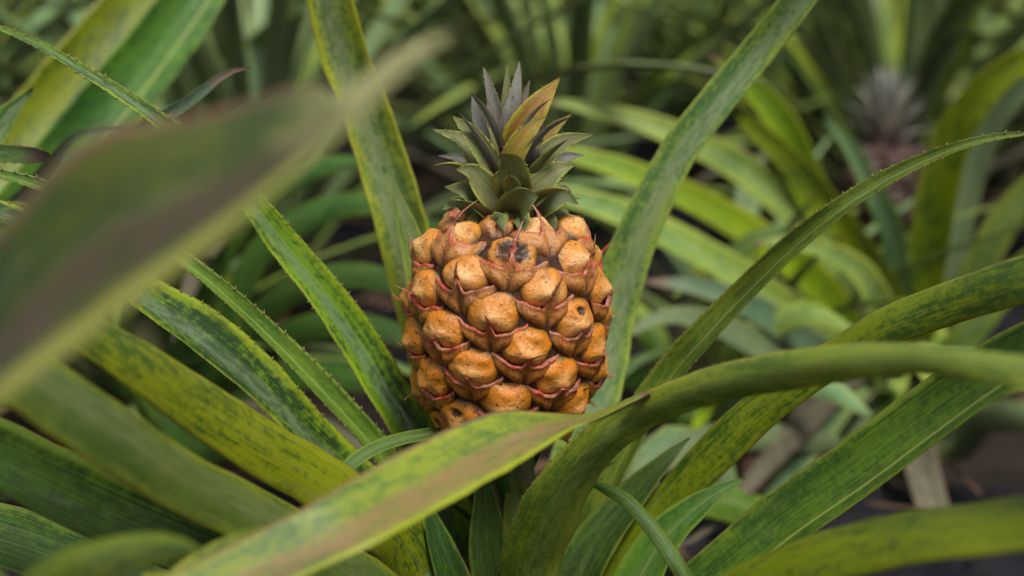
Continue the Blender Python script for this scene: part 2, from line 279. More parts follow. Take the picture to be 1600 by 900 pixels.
SEC = [-1, -0.82, -0.55, -0.27, 0, 0.27, 0.55, 0.82, 1]
def blade(name, Cs, Ws, Ns, cup, mat, under, parent, origin, teeth=0.0, tgap=0.0055, thick=0.0011, flip=False, wave=0.0, seed=0, sec=SEC, tsides=(1, 1), label=None):
    """Cs centre points, Ws half-width vectors, Ns normals towards the shown face"""
    n = len(Cs); V = []; F = []; MI = []; UV = []; SP = []; ns = len(sec)
    arc = [0]
    for a, b in zip(Cs, Cs[1:]): arc.append(arc[-1] + (b - a).length)
    cu = cup if isinstance(cup, (list, tuple)) else None
    for i in range(n):
        C, W, N = Cs[i], Ws[i], Ns[i]; hw = W.length
        c = cup if cu is None else cu[0] + (cu[1] - cu[0]) * i / (n - 1)
        wl = wave * mnoise.noise(Vector((arc[i] * 22, seed * 3.1, 0))); wr = wave * mnoise.noise(Vector((arc[i] * 22, seed * 3.1, 9)))
        for side in (1, -1):
            for u in sec:
                eg = 1 + (0.055 * mnoise.noise(Vector((arc[i] * 75, seed * 1.7, u * 3))) * (abs(u) > .9))
                wv = (wl * max(0, -u) ** 2 + wr * max(0, u) ** 2)
                p = C + W * u * eg * (1 - 0.18 * abs(c) * u * u) + N * (hw * c * (abs(u) ** 1.7 - 0.45) + hw * wv)
                p = p + N * (side * thick * (1 - 0.85 * u * u) * min(1, hw / 0.006))
                V.append(p); UV.append((u / 2 + 0.5, arc[i])); SP.append((0, i / (n - 1)))
    R = 2 * ns
    for i in range(n - 1):
        a = i * R; b = a + R
        for k in range(ns - 1):
            F.append((a + k, a + k + 1, b + k + 1, b + k)); MI.append(0)
            F.append((a + ns + k + 1, a + ns + k, b + ns + k, b + ns + k + 1)); MI.append(1)
        F.append((a + ns, a, b, b + ns)); MI.append(0); F.append((a + ns - 1, a + R - 1, b + R - 1, b + ns - 1)); MI.append(0)
    for i in (0, n - 1):
        a = i * R
        for k in range(ns - 1):
            F.append((a + k, a + ns + k, a + ns + k + 1, a + k + 1)); MI.append(0)
    if teeth:
        rs = random.Random(seed + 5)
        for sd, e in ((-1, 0), (1, ns - 1)):
            if not tsides[0 if sd < 0 else 1]: continue
            s = 0.01; i = 0
            while s < arc[-1] - 0.004:
                while arc[i + 1] < s: i += 1
                f = (s - arc[i]) / (arc[i + 1] - arc[i])
                p = V[i * R + e].lerp(V[(i + 1) * R + e], f); T = (Cs[i + 1] - Cs[i]).normalized(); O = Ws[i].normalized() * sd; N = Ns[i]
                L = teeth * rs.uniform(0.6, 1.2); b0 = L * 0.55
                k0 = len(V); q = p - O * 0.0004
                V += [q - T * b0, q + T * b0, q + N * 0.0004, q - N * 0.0004, p + O * L + T * L * 0.9 + N * L * 0.2]
                UV += [(0.98, s)] * 5; SP += [(0, 0.5)] * 5
                F += [(k0, k0 + 2, k0 + 4), (k0 + 2, k0 + 1, k0 + 4), (k0 + 1, k0 + 3, k0 + 4), (k0 + 3, k0, k0 + 4)]; MI += [2] * 4
                s += tgap * rs.uniform(0.7, 1.4)
    mats = [mat, M['silver'] if under else mat, M['tooth']]
    if flip: mats = [M['silver'], mat, M['tooth']]
    o = mesh_obj(name, V, F, mats, parent, origin, MI, UV, SP)
    if label: o['label'] = label
    return o

_seed = [0]
def leaf(root, pts, mat='mottled', roll=25, cup=0.35, base=None, bw=0.030, n=46, teeth=0.0, flip=False, name='leaf', under=True, wave=0.06, label=None, thick=0.0011, basetip=None):
    """pts base->tip: (px, py, depth, width_px[, roll])"""
    _seed[0] += 1
    ctrl = []
    if base is not None: ctrl.append([*base, bw, roll * 0.5])
    for p in pts:
        w = P(p[0], p[1], p[2]); rl = p[4] if len(p) > 4 else roll
        ctrl.append([*w, p[3] / 2 * p[2] / FPX, rl])
    s = catmull(ctrl, n); C = [Vector(a[:3]) for a in s]
    T = [(C[min(i + 1, n)] - C[max(i - 1, 0)]).normalized() for i in range(n + 1)]
    sgn = 0; fr = []
    for i in range(n + 1):
        V = (CAM - C[i]).normalized(); side = T[i].cross(V)
        side.normalize(); N = side.cross(T[i]).normalized()
        if i and fr and side.dot(fr[-1][0]) < 0: pass
        fr.append((side, N))
    for i in range(n + 1):
        q = Matrix.Rotation(radians(20), 3, T[i]) @ fr[i][1]; sgn += q.z - fr[i][1].z
    sgn = 1 if sgn >= 0 else -1
    Ws = []; Ns = []
    for i in range(n + 1):
        rl = s[i][4]; N = Matrix.Rotation(radians(rl) * sgn, 3, T[i]) @ fr[i][1]
        hw = max(0.0002, s[i][3]) / max(0.5, cos(radians(rl)))
        Ws.append(T[i].cross(N).normalized() * hw); Ns.append(N)
    return blade(name, C, Ws, Ns, cup, M[mat], under, root, Vector(root.location), teeth=teeth, flip=flip, wave=wave, seed=_seed[0], label=label, thick=thick)

def edged(root, A, B, dep, mat, cup=0.3, bdz=0.0, base=None, bw=0.03, n=56, teeth=0, tsides=(1, 1), flip=False, wave=0.04, thick=0.0011, label=None):
    """A / B: matching pixel outlines of the two margins, dep: depth per station, bdz: extra depth of margin B"""
    _seed[0] += 1; ctrl = []
    pa = [P(a[0], a[1], d) for a, d in zip(A, dep)]; pb = [P(b[0], b[1], d + bdz) for b, d in zip(B, dep)]
    if base is not None:
        dv = (pb[0] - pa[0]).normalized() * bw; bb = Vector(base); ctrl.append([*(bb), *(dv)])
    for a, b in zip(pa, pb): ctrl.append([*((a + b) / 2), *((b - a) / 2)])
    s = catmull(ctrl, n); C = [Vector(q[:3]) for q in s]; W = [Vector(q[3:]) for q in s]; Ns = []
    for i in range(n + 1):
        T = (C[min(i + 1, n)] - C[max(i - 1, 0)]).normalized()
        if W[i].length < 1e-4: W[i] = (W[i - 1].normalized() * 2e-4)
        N = T.cross(W[i]).normalized()
        if Ns:
            if N.dot(Ns[-1]) < 0: N = -N
        elif N.dot(CAM - C[i]) < 0: N = -N
        Ns.append(N)
    return blade('leaf', C, W, Ns, cup, M[mat], True, root, Vector(root.location), teeth=teeth, tsides=tsides, flip=flip, wave=wave, seed=_seed[0], thick=thick, label=label)

# ------------------------------------------------------------------ fruit
def build_fruit(root, cen, s, mats, hi=True, phase=0.0, rnd=None, sel=None):
    rnd = rnd or random.Random(3); og = Vector(root.location); K = 0.00036 * s
    # outline of the core from the foot up: (radius, height) in photo pixels
    prof = [(1, -168), (60, -163), (90, -152), (112, -130), (129, -97), (142, -50), (147, 0), (146, 40), (141, 80), (131, 115), (115, 143), (92, 161), (66, 171), (30, 176), (1, 177)]
    sm = catmull([(r * K, z * K, 0) for r, z in prof], 160)
    sm = [(max(1e-5, a[0]), a[1]) for a in sm]
    arc = [0]
    for a, b in zip(sm, sm[1:]): arc.append(arc[-1] + math.dist(a, b))
    Lt = arc[-1]
    def at(sv):
        sv = min(max(sv, 0), Lt * 0.9999); i = int(sv / Lt * 160); i = min(i, 159); f = (sv - arc[i]) / (arc[i + 1] - arc[i]); f = min(max(f, 0), 1)
        r = sm[i][0] + (sm[i + 1][0] - sm[i][0]) * f; z = sm[i][1] + (sm[i + 1][1] - sm[i][1]) * f
        i0 = max(0, i - 3); i1 = min(160, i + 4); tr = sm[i1][0] - sm[i0][0]; tz = sm[i1][1] - sm[i0][1]; l = math.hypot(tr, tz)
        return r, z, tr / l, tz / l
    def sp(th, sv, h):
        r, z, tr, tz = at(sv); d = Vector((sin(th), -cos(th), 0))       # th=0 faces the camera side
        return cen + d * (r + h * tz) + Vector((0, 0, z - h * tr))
    # core
    V = []; F = []; NS = 40
    for k in range(0, 161, 5):
        for j in range(NS):
            th = 2 * pi * j / NS; V.append(cen + Vector((sin(th), -cos(th), 0)) * sm[k][0] + Vector((0, 0, sm[k][1])))
    rows = 33
    for k in range(rows - 1):
        for j in range(NS): F.append((k * NS + j, k * NS + (j + 1) % NS, (k + 1) * NS + (j + 1) % NS, (k + 1) * NS + j))
    core = mesh_obj('fruit', V, F, [M['core']], root, og)
    A = 766e-6 * s * s
    # place eyes from an anchor
    sv = Lt * 0.035; n = 0; cells = []
    while sv < Lt * 0.965:
        r = at(sv)[0]; cells.append((n, sv)); sv += A / (2 * pi * max(r, 0.022 * s)); n += 1
    # anchor index nearest the photo's eye left of the middle
    zt = -22 * K; an = min(cells, key=lambda c: abs(at(c[1])[1] - zt)); gold = radians(137.508)
    RN, SG = (11, 30) if hi else (5, 12)
    for n, sv in cells:
        th = radians(-20.5) + phase - (n - an[0]) * gold * -1.0
        th = radians(-20.5) + phase + (n - an[0]) * (-gold)
        # fifth neighbours step to the right, eighth to the left
        th = radians(-20.5) + phase - (n - an[0]) * gold
        th = (th + pi) % (2 * pi) - pi
        r0 = at(sv)[0]; hfrac = sv / Lt
        a = 0.0151 * s * rnd.uniform(0.94, 1.04); b = 0.0117 * s * rnd.uniform(0.95, 1.05)
        if hfrac > 0.8 or hfrac < 0.12: a *= 0.90
        topf = max(0, (hfrac - 0.55) / 0.45)
        H = (0.0057 + 0.0016 * topf) * s * rnd.uniform(0.9, 1.12); tilt = rnd.uniform(-0.12, 0.12); y0 = 0.0028 * s
        rr = max(r0, 0.03 * s); dead = rnd.random() < 0.05
        if hi:      # the two eaten, dried eyes of the upper rows
            q = sp(th, sv + y0, H) - CAM; dq = q.dot(FWD); qx = 800 + q.x / dq * FPX; qy = 450 - q.dot(UPV) / dq * FPX
            dead = cos(th) > 0 and any(math.hypot(qx - ax, qy - ay) < 30 for ax, ay in ((785, 400), (868, 385)))
        V = []; F = []; UV = []; SPN = []
        sd = rnd.uniform(0, 99)
        def loc(x, y, h):
            xr = x * cos(tilt) - y * sin(tilt); yr = x * sin(tilt) + y * cos(tilt)
            return sp(th + xr / rr, sv + y0 + yr, h)
        def hd(x, y):
            rho = math.hypot(x, y)
            h = H * (1 - min(rho, 1.15) ** 2.6) - 0.0006 * s
            nose = exp(-(x * x / 0.10 + (y + 0.30) ** 2 / 0.10)); h += nose * (0.0024 + 0.0024 * topf) * s
            if y < -0.15: h -= 0.0016 * s * exp(-(x / 0.07) ** 2) * min(1, (-0.15 - y) * 2.5)
            h -= 0.0007 * s * exp(-((abs(x) - 0.42 - 0.3 * (y + .3)) / 0.10) ** 2) * max(0, 1 - rho)     # soft facets beside the beak
            h += 0.0020 * s * mnoise.noise(Vector((x * 1.8 + sd, y * 1.8, 0))) + 0.0005 * s * mnoise.noise(Vector((x * 7 + sd, y * 7, 2))) * (1 - rho * 0.5)
            if dead: h -= H * 1.0 * exp(-((x * x + (y - 0.1) ** 2) / 0.25)) - 0.0016 * s * mnoise.noise(Vector((x * 5, y * 5, sd)))
            if pit: h -= 0.0032 * s * exp(-((x * x + (y - 0.38) ** 2) / 0.028))
            return h
        pit = rnd.random() < 0.30 and hfrac < 0.7
        V.append(loc(0, 0, hd(0, 0))); UV.append((0, 0)); SPN.append((0, hfrac))
        for k in range(1, RN + 1):
            rho = 1.12 * (k / RN) ** 0.85
            for j in range(SG):
                ph = 2 * pi * j / SG; sq = 1 / (abs(cos(ph)) ** 2.5 + abs(sin(ph)) ** 2.5) ** (1 / 2.5)
                x = rho * cos(ph) * sq; y = rho * sin(ph) * sq
                V.append(loc(x * a, y * b, hd(rho * cos(ph), rho * sin(ph)))); UV.append((rho * cos(ph), rho * sin(ph))); SPN.append((0, hfrac))
        for j in range(SG): F.append((0, 1 + j, 1 + (j + 1) % SG))
        for k in range(RN - 1):
            o = 1 + k * SG
            for j in range(SG): F.append((o + j, o + SG + j, o + SG + (j + 1) % SG, o + (j + 1) % SG))
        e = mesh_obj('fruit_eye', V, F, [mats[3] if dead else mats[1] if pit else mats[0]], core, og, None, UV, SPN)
        # bract hugging the lower half of the eye
        V = []; F = []; UV = []; SPN = []; NV, NW = (34, 10) if hi else (10, 4)
        bw = 0.0172 * s * rnd.uniform(0.95, 1.06); lipd = -b * 0.93; foot = -0.0240 * s; lh = (0.0034 + 0.0014 * topf) * s
        for iw in range(NW + 2):
            w = min(1, iw / NW); back = iw == NW + 1
            for iv in range(NV + 1):
                v = 2 * iv / NV - 1
                yl = lipd + 0.0060 * s * abs(v) ** 1.8 + 0.0014 * s * mnoise.noise(Vector((v * 4, sd, 3))) + 0.0006 * s * mnoise.noise(Vector((v * 14, sd, 5)))
                hl = lh * (1 - 0.75 * abs(v) ** 2.2) + 0.0022 * s * mnoise.noise(Vector((v * 3.5, sd, 8))) + 0.0006 * s * mnoise.noise(Vector((v * 12, sd, 5)))
                x = v * bw * (0.62 + 0.42 * sin(min(1, w * 1.25) * pi / 2)); y = foot * (1 - 0.28 * abs(v)) + (yl - foot * (1 - 0.28 * abs(v))) * w
                h = -0.0015 * s + (hl + 0.0015 * s) * w ** 0.8 + 0.0028 * s * sin(pi * min(1, w * 1.05)) * (1 - v * v * 0.6) * (1 - 1.25 * exp(-(v / 0.15) ** 2))
                fl = max(0, (w - 0.8) / 0.2) ** 1.5; h += fl * 0.0019 * s * (1 - v * v); y += fl * 0.0004 * s
                pk = max(0, 1 - abs(v) / 0.15) ** 1.3 * max(0, (w - 0.66) / 0.34)
                y += pk * (0.0062 + 0.003 * topf) * s; h += pk * (0.0022 + 0.002 * topf) * s
                if back: y += 0.0003 * s; h -= 0.0030 * s
                V.append(loc(x, y, h)); UV.append((v, w if not back else 1.0)); SPN.append((0, hfrac))
        for iw in range(NW + 1):
            for iv in range(NV):
                o = iw * (NV + 1) + iv; F.append((o, o + 1, o + NV + 2, o + NV + 1))
        # spine: a curved taper from the lip's point
        Ls = rnd.uniform(0.008, 0.0150) * s * (1 if hi else 0.6) * (1.15 if topf > .4 else 1); ph0 = rnd.uniform(-0.5, 0.5); k0 = len(V); S2 = 6
        yb = lipd + (0.0056 + 0.003 * topf) * s; hb = lh + (0.0030 + 0.002 * topf) * s
        curl = rnd.uniform(-0.3, 0.6)
        for k in range(S2 + 1):
            t = k / S2; y = yb + Ls * (0.30 + 0.55 * topf) * t + curl * Ls * t * t; h = hb + Ls * 0.75 * t - 0.15 * Ls * t * t; x = ph0 * Ls * t * t; rad = 0.00105 * s * (1 - t) ** 0.8 + 0.00008
            for j in range(5):
                ph = 2 * pi * j / 5; V.append(loc(x + rad * cos(ph) * 1.4, y + rad * sin(ph) * 0.7, h + rad * sin(ph) * 0.6)); UV.append((0, 1 + t)); SPN.append((0, hfrac))
        for k in range(S2):
            for j in range(5): F.append((k0 + k * 5 + j, k0 + k * 5 + (j + 1) % 5, k0 + (k + 1) * 5 + (j + 1) % 5, k0 + (k + 1) * 5 + j))
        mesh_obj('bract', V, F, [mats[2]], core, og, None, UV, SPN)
    return core

def local_leaf(root, origin, az, L, hw, e0, e1, mat, cup=0.4, n=16, prof=None, bend=1.3, name='leaf', r0=0.0, twist=0.0, parent=None, sec=SEC, thick=0.0011, wave=0.05, under=True, teeth=0.0):
    """blade leaving origin at azimuth az, elevation running e0->e1 (deg)"""
    _seed[0] += 1
    d = Vector((cos(az), sin(az), 0)); sd = Vector((-sin(az), cos(az), 0)); C = [Vector(origin) + d * r0]; Ts = []
    for i in range(n):
        t = (i + 0.5) / n; e = radians(e0 + (e1 - e0) * t ** bend); a2 = twist * t; dd = d * cos(a2) + sd * sin(a2)
        T = dd * cos(e) + Vector((0, 0, sin(e))); Ts.append(T); C.append(C[-1] + T * (L / n))
    Ws = []; Ns = []
    for i in range(n + 1):
        T = (Ts[min(i, n - 1)] + Ts[max(i - 1, 0)]).normalized(); W = T.cross(Vector((0, 0, 1)))
        if W.length < 0.05: W = -sd
        W = -W.normalized() if W.dot(sd) > 0 else W.normalized()
        N = W.cross(T).normalized(); t = i / n
        w = hw * (prof(t) if prof else max(0.01, (0.75 + 0.5 * t - 0.1 * t) * (1 - t ** 3.2) ** 0.9))
        Ws.append(W * w); Ns.append(N)
    return blade(name, C, Ws, Ns, cup, M[mat] if isinstance(mat, str) else mat, under, parent or root, Vector(root.location), sec=sec, seed=_seed[0], thick=thick, wave=wave, teeth=teeth)

crown_prof = lambda t: max(0.01, (0.75 + 0.7 * t if t < 0.35 else 0.995) * (1 - max(0, (t - 0.12) / 0.88) ** 1.7))

# ================================================================== THE SETTING
def sheet(name, x0, x1, y0, y1, z, mat, nx=1, ny=1, bump=0):
    V = []; F = []
    for j in range(ny + 1):
        for i in range(nx + 1):
            x = x0 + (x1 - x0) * i / nx; y = y0 + (y1 - y0) * j / ny
            V.append((x, y, z + (bump * mnoise.noise(Vector((x * 3, y * 3, 0))) if bump else 0)))
    for j in range(ny):
        for i in range(nx): o = j * (nx + 1) + i; F.append((o, o + 1, o + nx + 2, o + nx + 1))
    o = mesh_obj(name, V, F, [mat]); o['kind'] = 'structure'; return o
sheet('ground', -150, 150, -150, 150, 0, M['soil'])
for k, y in enumerate((-0.05, 1.35, 2.75, 4.15)):
    sheet('mulch_film', -4, 4, y - 0.5, y + 0.55, 0.022, M['film'], 90, 14, 0.014)

# ================================================================== MAIN PLANT
STEM = Vector((0.0, 0.0, 0.0))
main = thing('pineapple_plant', 'pineapple plant in sharp focus bearing the large ripe orange fruit, in the middle', 'pineapple plant', STEM, 'pineapple plants in the field')
def lathe(name, prof, cen, mat, root, ns=20):
    V = []; F = []
    for r, z in prof:
        for j in range(ns):
            a = 2 * pi * j / ns; V.append(Vector(cen) + Vector((cos(a) * r, sin(a) * r, z)))
    for k in range(len(prof) - 1):
        for j in range(ns): F.append((k * ns + j, k * ns + (j + 1) % ns, (k + 1) * ns + (j + 1) % ns, (k + 1) * ns + j))
    return mesh_obj(name, V, F, [mat], root, Vector(root.location))
FC = P(792, 514, 0.80)
lathe('stem', [(0.0, -0.02), (0.03, 0.0), (0.032, 0.08), (0.028, 0.15), (0.014, 0.2), (0.0125, 0.29)], (0, 0, 0), M['stem'], main)
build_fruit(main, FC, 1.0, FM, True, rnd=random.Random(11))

def B(x=0.0, y=0.0, z=0.12): return (x, y, z)
T1 = 0.0016
# --- left fan
leaf(main, [(700, 800, .85, 78), (637, 665, .84, 72), (597, 600, .835, 70), (555, 530, .83, 68), (498, 450, .82, 60), (440, 380, .81, 54), (392, 318, .80, 44), (310, 240, .79, 36), (240, 182, .78, 27), (190, 148, .775, 23), (130, 110, .77, 19), (60, 70, .765, 14), (0, 44, .76, 9), (-40, 32, .755, 3)],
     'mottled', 20, 0.45, B(-.02, 0, .13), teeth=T1, n=80)
leaf(main, [(680, 850, .83, 44), (605, 725, .82, 42), (580, 690, .815, 42), (497, 600, .80, 42), (400, 503, .785, 34), (310, 425, .77, 28), (180, 335, .76, 26), (60, 290, .75, 22), (-40, 262, .745, 12)],
     'slim', 28, 0.75, B(-.03, -.01, .12), teeth=T1, n=70)
leaf(main, [(660, 860, .82, 70), (540, 735, .80, 64), (470, 665, .785, 64), (400, 594, .77, 74), (311, 520, .755, 76), (232, 468, .745, 62), (130, 400, .73, 50), (20, 340, .72, 36), (-90, 300, .71, 14)],
     'mottled', 38, 0.5, B(-.03, -.02, .11), teeth=T1 * .8, n=60)
leaf(main, [(640, 870, .78, 95), (560, 795, .74, 96), (490, 742, .72, 92), (400, 690, .69, 92), (305, 628, .66, 86), (228, 575, .635, 78), (150, 528, .615, 66), (40, 470, .59, 50), (-60, 430, .57, 20)],
     'yellow', 30, -0.25, B(-.03, -.03, .10))
leaf(main, [(620, 960, .76, 90), (500, 868, .70, 95), (420, 818, .67, 92), (361, 788, .65, 96), (286, 750, .62, 98), (186, 686, .585, 102), (90, 622, .56, 104), (0, 560, .54, 92), (-100, 500, .52, 50)],
     'olive', 30, -0.2, B(-.04, -.04, .08))
leaf(main, [(560, 1010, .78, 90), (420, 925, .745, 110), (300, 868, .72, 118), (170, 812, .70, 122), (60, 760, .68, 122), (-60, 700, .66, 110), (-200, 640, .64, 40)],
     'dark', 35, 0.8, B(-.04, -.02, .06), teeth=0)
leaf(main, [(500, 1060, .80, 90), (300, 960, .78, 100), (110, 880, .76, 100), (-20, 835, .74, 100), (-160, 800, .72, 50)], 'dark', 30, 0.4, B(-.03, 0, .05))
# --- upright leaves behind the fruit
leaf(main, [(770, 860, .92, 80), (725, 700, .93, 85), (682, 570, .93, 88), (652, 450, .925, 90), (623, 335, .92, 88), (598, 253, .92, 86), (570, 170, .915, 84), (541, 95, .91, 82), (520, 20, .90, 80), (505, -60, .89, 72), (490, -150, .87, 50)],
     'upright', 0, 0.5, B(-.01, .03, .15), teeth=0, n=60)
leaf(main, [(790, 850, .91, 60), (740, 700, .91, 60), (700, 590, .905, 60), (665, 470, .90, 52), (648, 400, .895, 44), (632, 345, .89, 30), (615, 300, .885, 16), (598, 260, .88, 3)],
     'grey', 15, 0.35, B(-.01, .03, .15))
leaf(main, [(860, 830, .92, 80), (905, 700, .93, 84), (935, 590, .935, 86), (952, 500, .935, 84), (972, 430, .93, 78), (1008, 340, .92, 68), (1058, 240, .91, 62), (1120, 157, .90, 60), (1182, 82, .89, 58), (1248, 0, .87, 54), (1320, -90, .85, 36)],
     'grey', 0, 0.3, B(.01, .03, .15), teeth=0, n=60)
# --- right fan
leaf(main, [(870, 920, .86, 44), (915, 830, .855, 48), (962, 730, .85, 52), (1010, 640, .845, 54), (1048, 585, .84, 52), (1090, 535, .83, 50), (1150, 472, .82, 45), (1225, 398, .80, 40), (1300, 336, .78, 35), (1375, 286, .77, 30), (1440, 253, .76, 24), (1500, 229, .75, 17), (1560, 214, .745, 12), (1620, 208, .74, 5)],
     'slim', 25, 0.75, B(.02, 0, .13), teeth=T1 * .8, n=80)
leaf(main, [(900, 975, .855, 56), (960, 895, .845, 60), (1033, 797, .835, 60), (1100, 722, .82, 66), (1170, 654, .805, 68), (1233, 606, .79, 60), (1300, 560, .775, 58), (1378, 512, .755, 62), (1470, 476, .73, 70), (1600, 434, .69, 78), (1750, 400, .66, 70), (1950, 380, .62, 10)],
     'yellow', 25, -0.25, B(.03, -.01, .12), teeth=0, n=60)
leaf(main, [(1000, 1000, .82, 80), (1120, 905, .795, 92), (1225, 818, .775, 96), (1340, 737, .75, 98), (1450, 655, .725, 98), (1540, 592, .70, 92), (1650, 530, .67, 80), (1850, 460, .62, 10)],
     'grooved', 30, [0.3, 0.6], B(.03, -.02, .10), teeth=0, n=60)
leaf(main, [(1000, 1010, .70, 80), (1130, 935, .66, 82), (1260, 876, .62, 84), (1400, 838, .58, 84), (1500, 824, .555, 86), (1620, 812, .53, 88), (1800, 820, .49, 60), (2000, 850, .46, 8)],
     'yellow', 45, -0.25, B(.04, -.04, .07), label='leaf blurred by closeness, reaching low to the right')
A_ = [(790, 1010), (772, 900), (790, 830), (817, 768), (855, 722), (900, 675), (940, 640), (994, 615), (1067, 583), (1167, 555), (1289, 536), (1400, 530), (1600, 548), (1780, 590), (1950, 660)]
B_ = [(840, 1010), (870, 900), (897, 835), (925, 765), (955, 722), (985, 692), (1015, 672), (1055, 652), (1122, 630), (1233, 612), (1344, 592), (1455, 583), (1600, 600), (1780, 630), (1950, 664)]
edged(main, A_, B_, [.84, .82, .80, .78, .765, .75, .74, .72, .69, .65, .61, .58, .54, .50, .47], 'arch', -0.3, -0.024, B(.01, -.03, .12), n=80, teeth=T1, tsides=(1, 0), label='long leaf arching from below the fruit to the right edge')
# short and inner leaves round the foot of the fruit
leaf(main, [(1120, 990, .74, 26), (1085, 930, .735, 28), (1058, 880, .735, 28), (1020, 825, .745, 27), (980, 782, .755, 24), (945, 762, .765, 18), (918, 752, .775, 8)][::-1], 'fresh', 20, -0.4, None, label='narrow leaf curling down to the right')
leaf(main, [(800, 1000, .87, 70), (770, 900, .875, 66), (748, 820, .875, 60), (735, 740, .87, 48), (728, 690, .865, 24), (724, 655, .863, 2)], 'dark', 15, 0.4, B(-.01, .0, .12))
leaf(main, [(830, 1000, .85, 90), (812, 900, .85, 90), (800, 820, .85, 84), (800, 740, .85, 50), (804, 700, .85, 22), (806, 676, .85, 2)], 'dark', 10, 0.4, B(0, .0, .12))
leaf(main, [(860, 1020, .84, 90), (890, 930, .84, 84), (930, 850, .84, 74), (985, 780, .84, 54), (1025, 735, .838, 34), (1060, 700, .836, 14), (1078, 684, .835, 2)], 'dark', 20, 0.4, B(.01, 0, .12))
leaf(main, [(760, 1010, .82, 110), (690, 930, .80, 110), (640, 860, .785, 108), (590, 800, .77, 84), (535, 755, .76, 50), (490, 725, .75, 3)], 'mottled', 35, -0.2, B(-.01, -.02, .11))
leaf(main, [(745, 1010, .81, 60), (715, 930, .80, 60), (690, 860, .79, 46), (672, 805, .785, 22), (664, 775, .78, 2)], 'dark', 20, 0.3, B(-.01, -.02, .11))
leaf(main, [(760, 740, .84, 16), (700, 682, .80, 18), (650, 682, .78, 20), (600, 695, .77, 22), (560, 716, .765, 24), (525, 750, .76, 20)], 'fresh', 25, 0.3, None, label='short narrow leaf curving out below the fruit')
leaf(main, [(700, 780, .83, 30), (665, 715, .82, 18), (640, 665, .815, 10), (622, 630, .81, 2)], 'drytip', 15, 0.3, None)
leaf(main, [(950, 1000, .83, 70), (985, 930, .825, 80), (1030, 850, .82, 66), (1080, 800, .815, 46), (1130, 765, .81, 22), (1165, 748, .808, 2)], 'fresh', 25, 0.3, B(.02, 0, .10))

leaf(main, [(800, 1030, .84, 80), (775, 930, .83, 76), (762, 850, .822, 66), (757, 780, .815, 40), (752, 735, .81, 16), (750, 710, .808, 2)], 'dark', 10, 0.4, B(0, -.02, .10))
leaf(main, [(850, 1030, .84, 80), (832, 930, .835, 76), (815, 850, .83, 66), (806, 780, .825, 40), (803, 740, .82, 16), (802, 716, .818, 2)], 'olive', 10, 0.4, B(0.01, -.02, .10))
for k in range(7):
    local_leaf(main, (0, 0, 0.19 + 0.011 * k), radians(200 + k * 137.5), 0.075, 0.006, 62, 20, 'dark', 0.5, 12, None, 1.3, 'leaf', 0.010, .3, under=False, teeth=0.001)
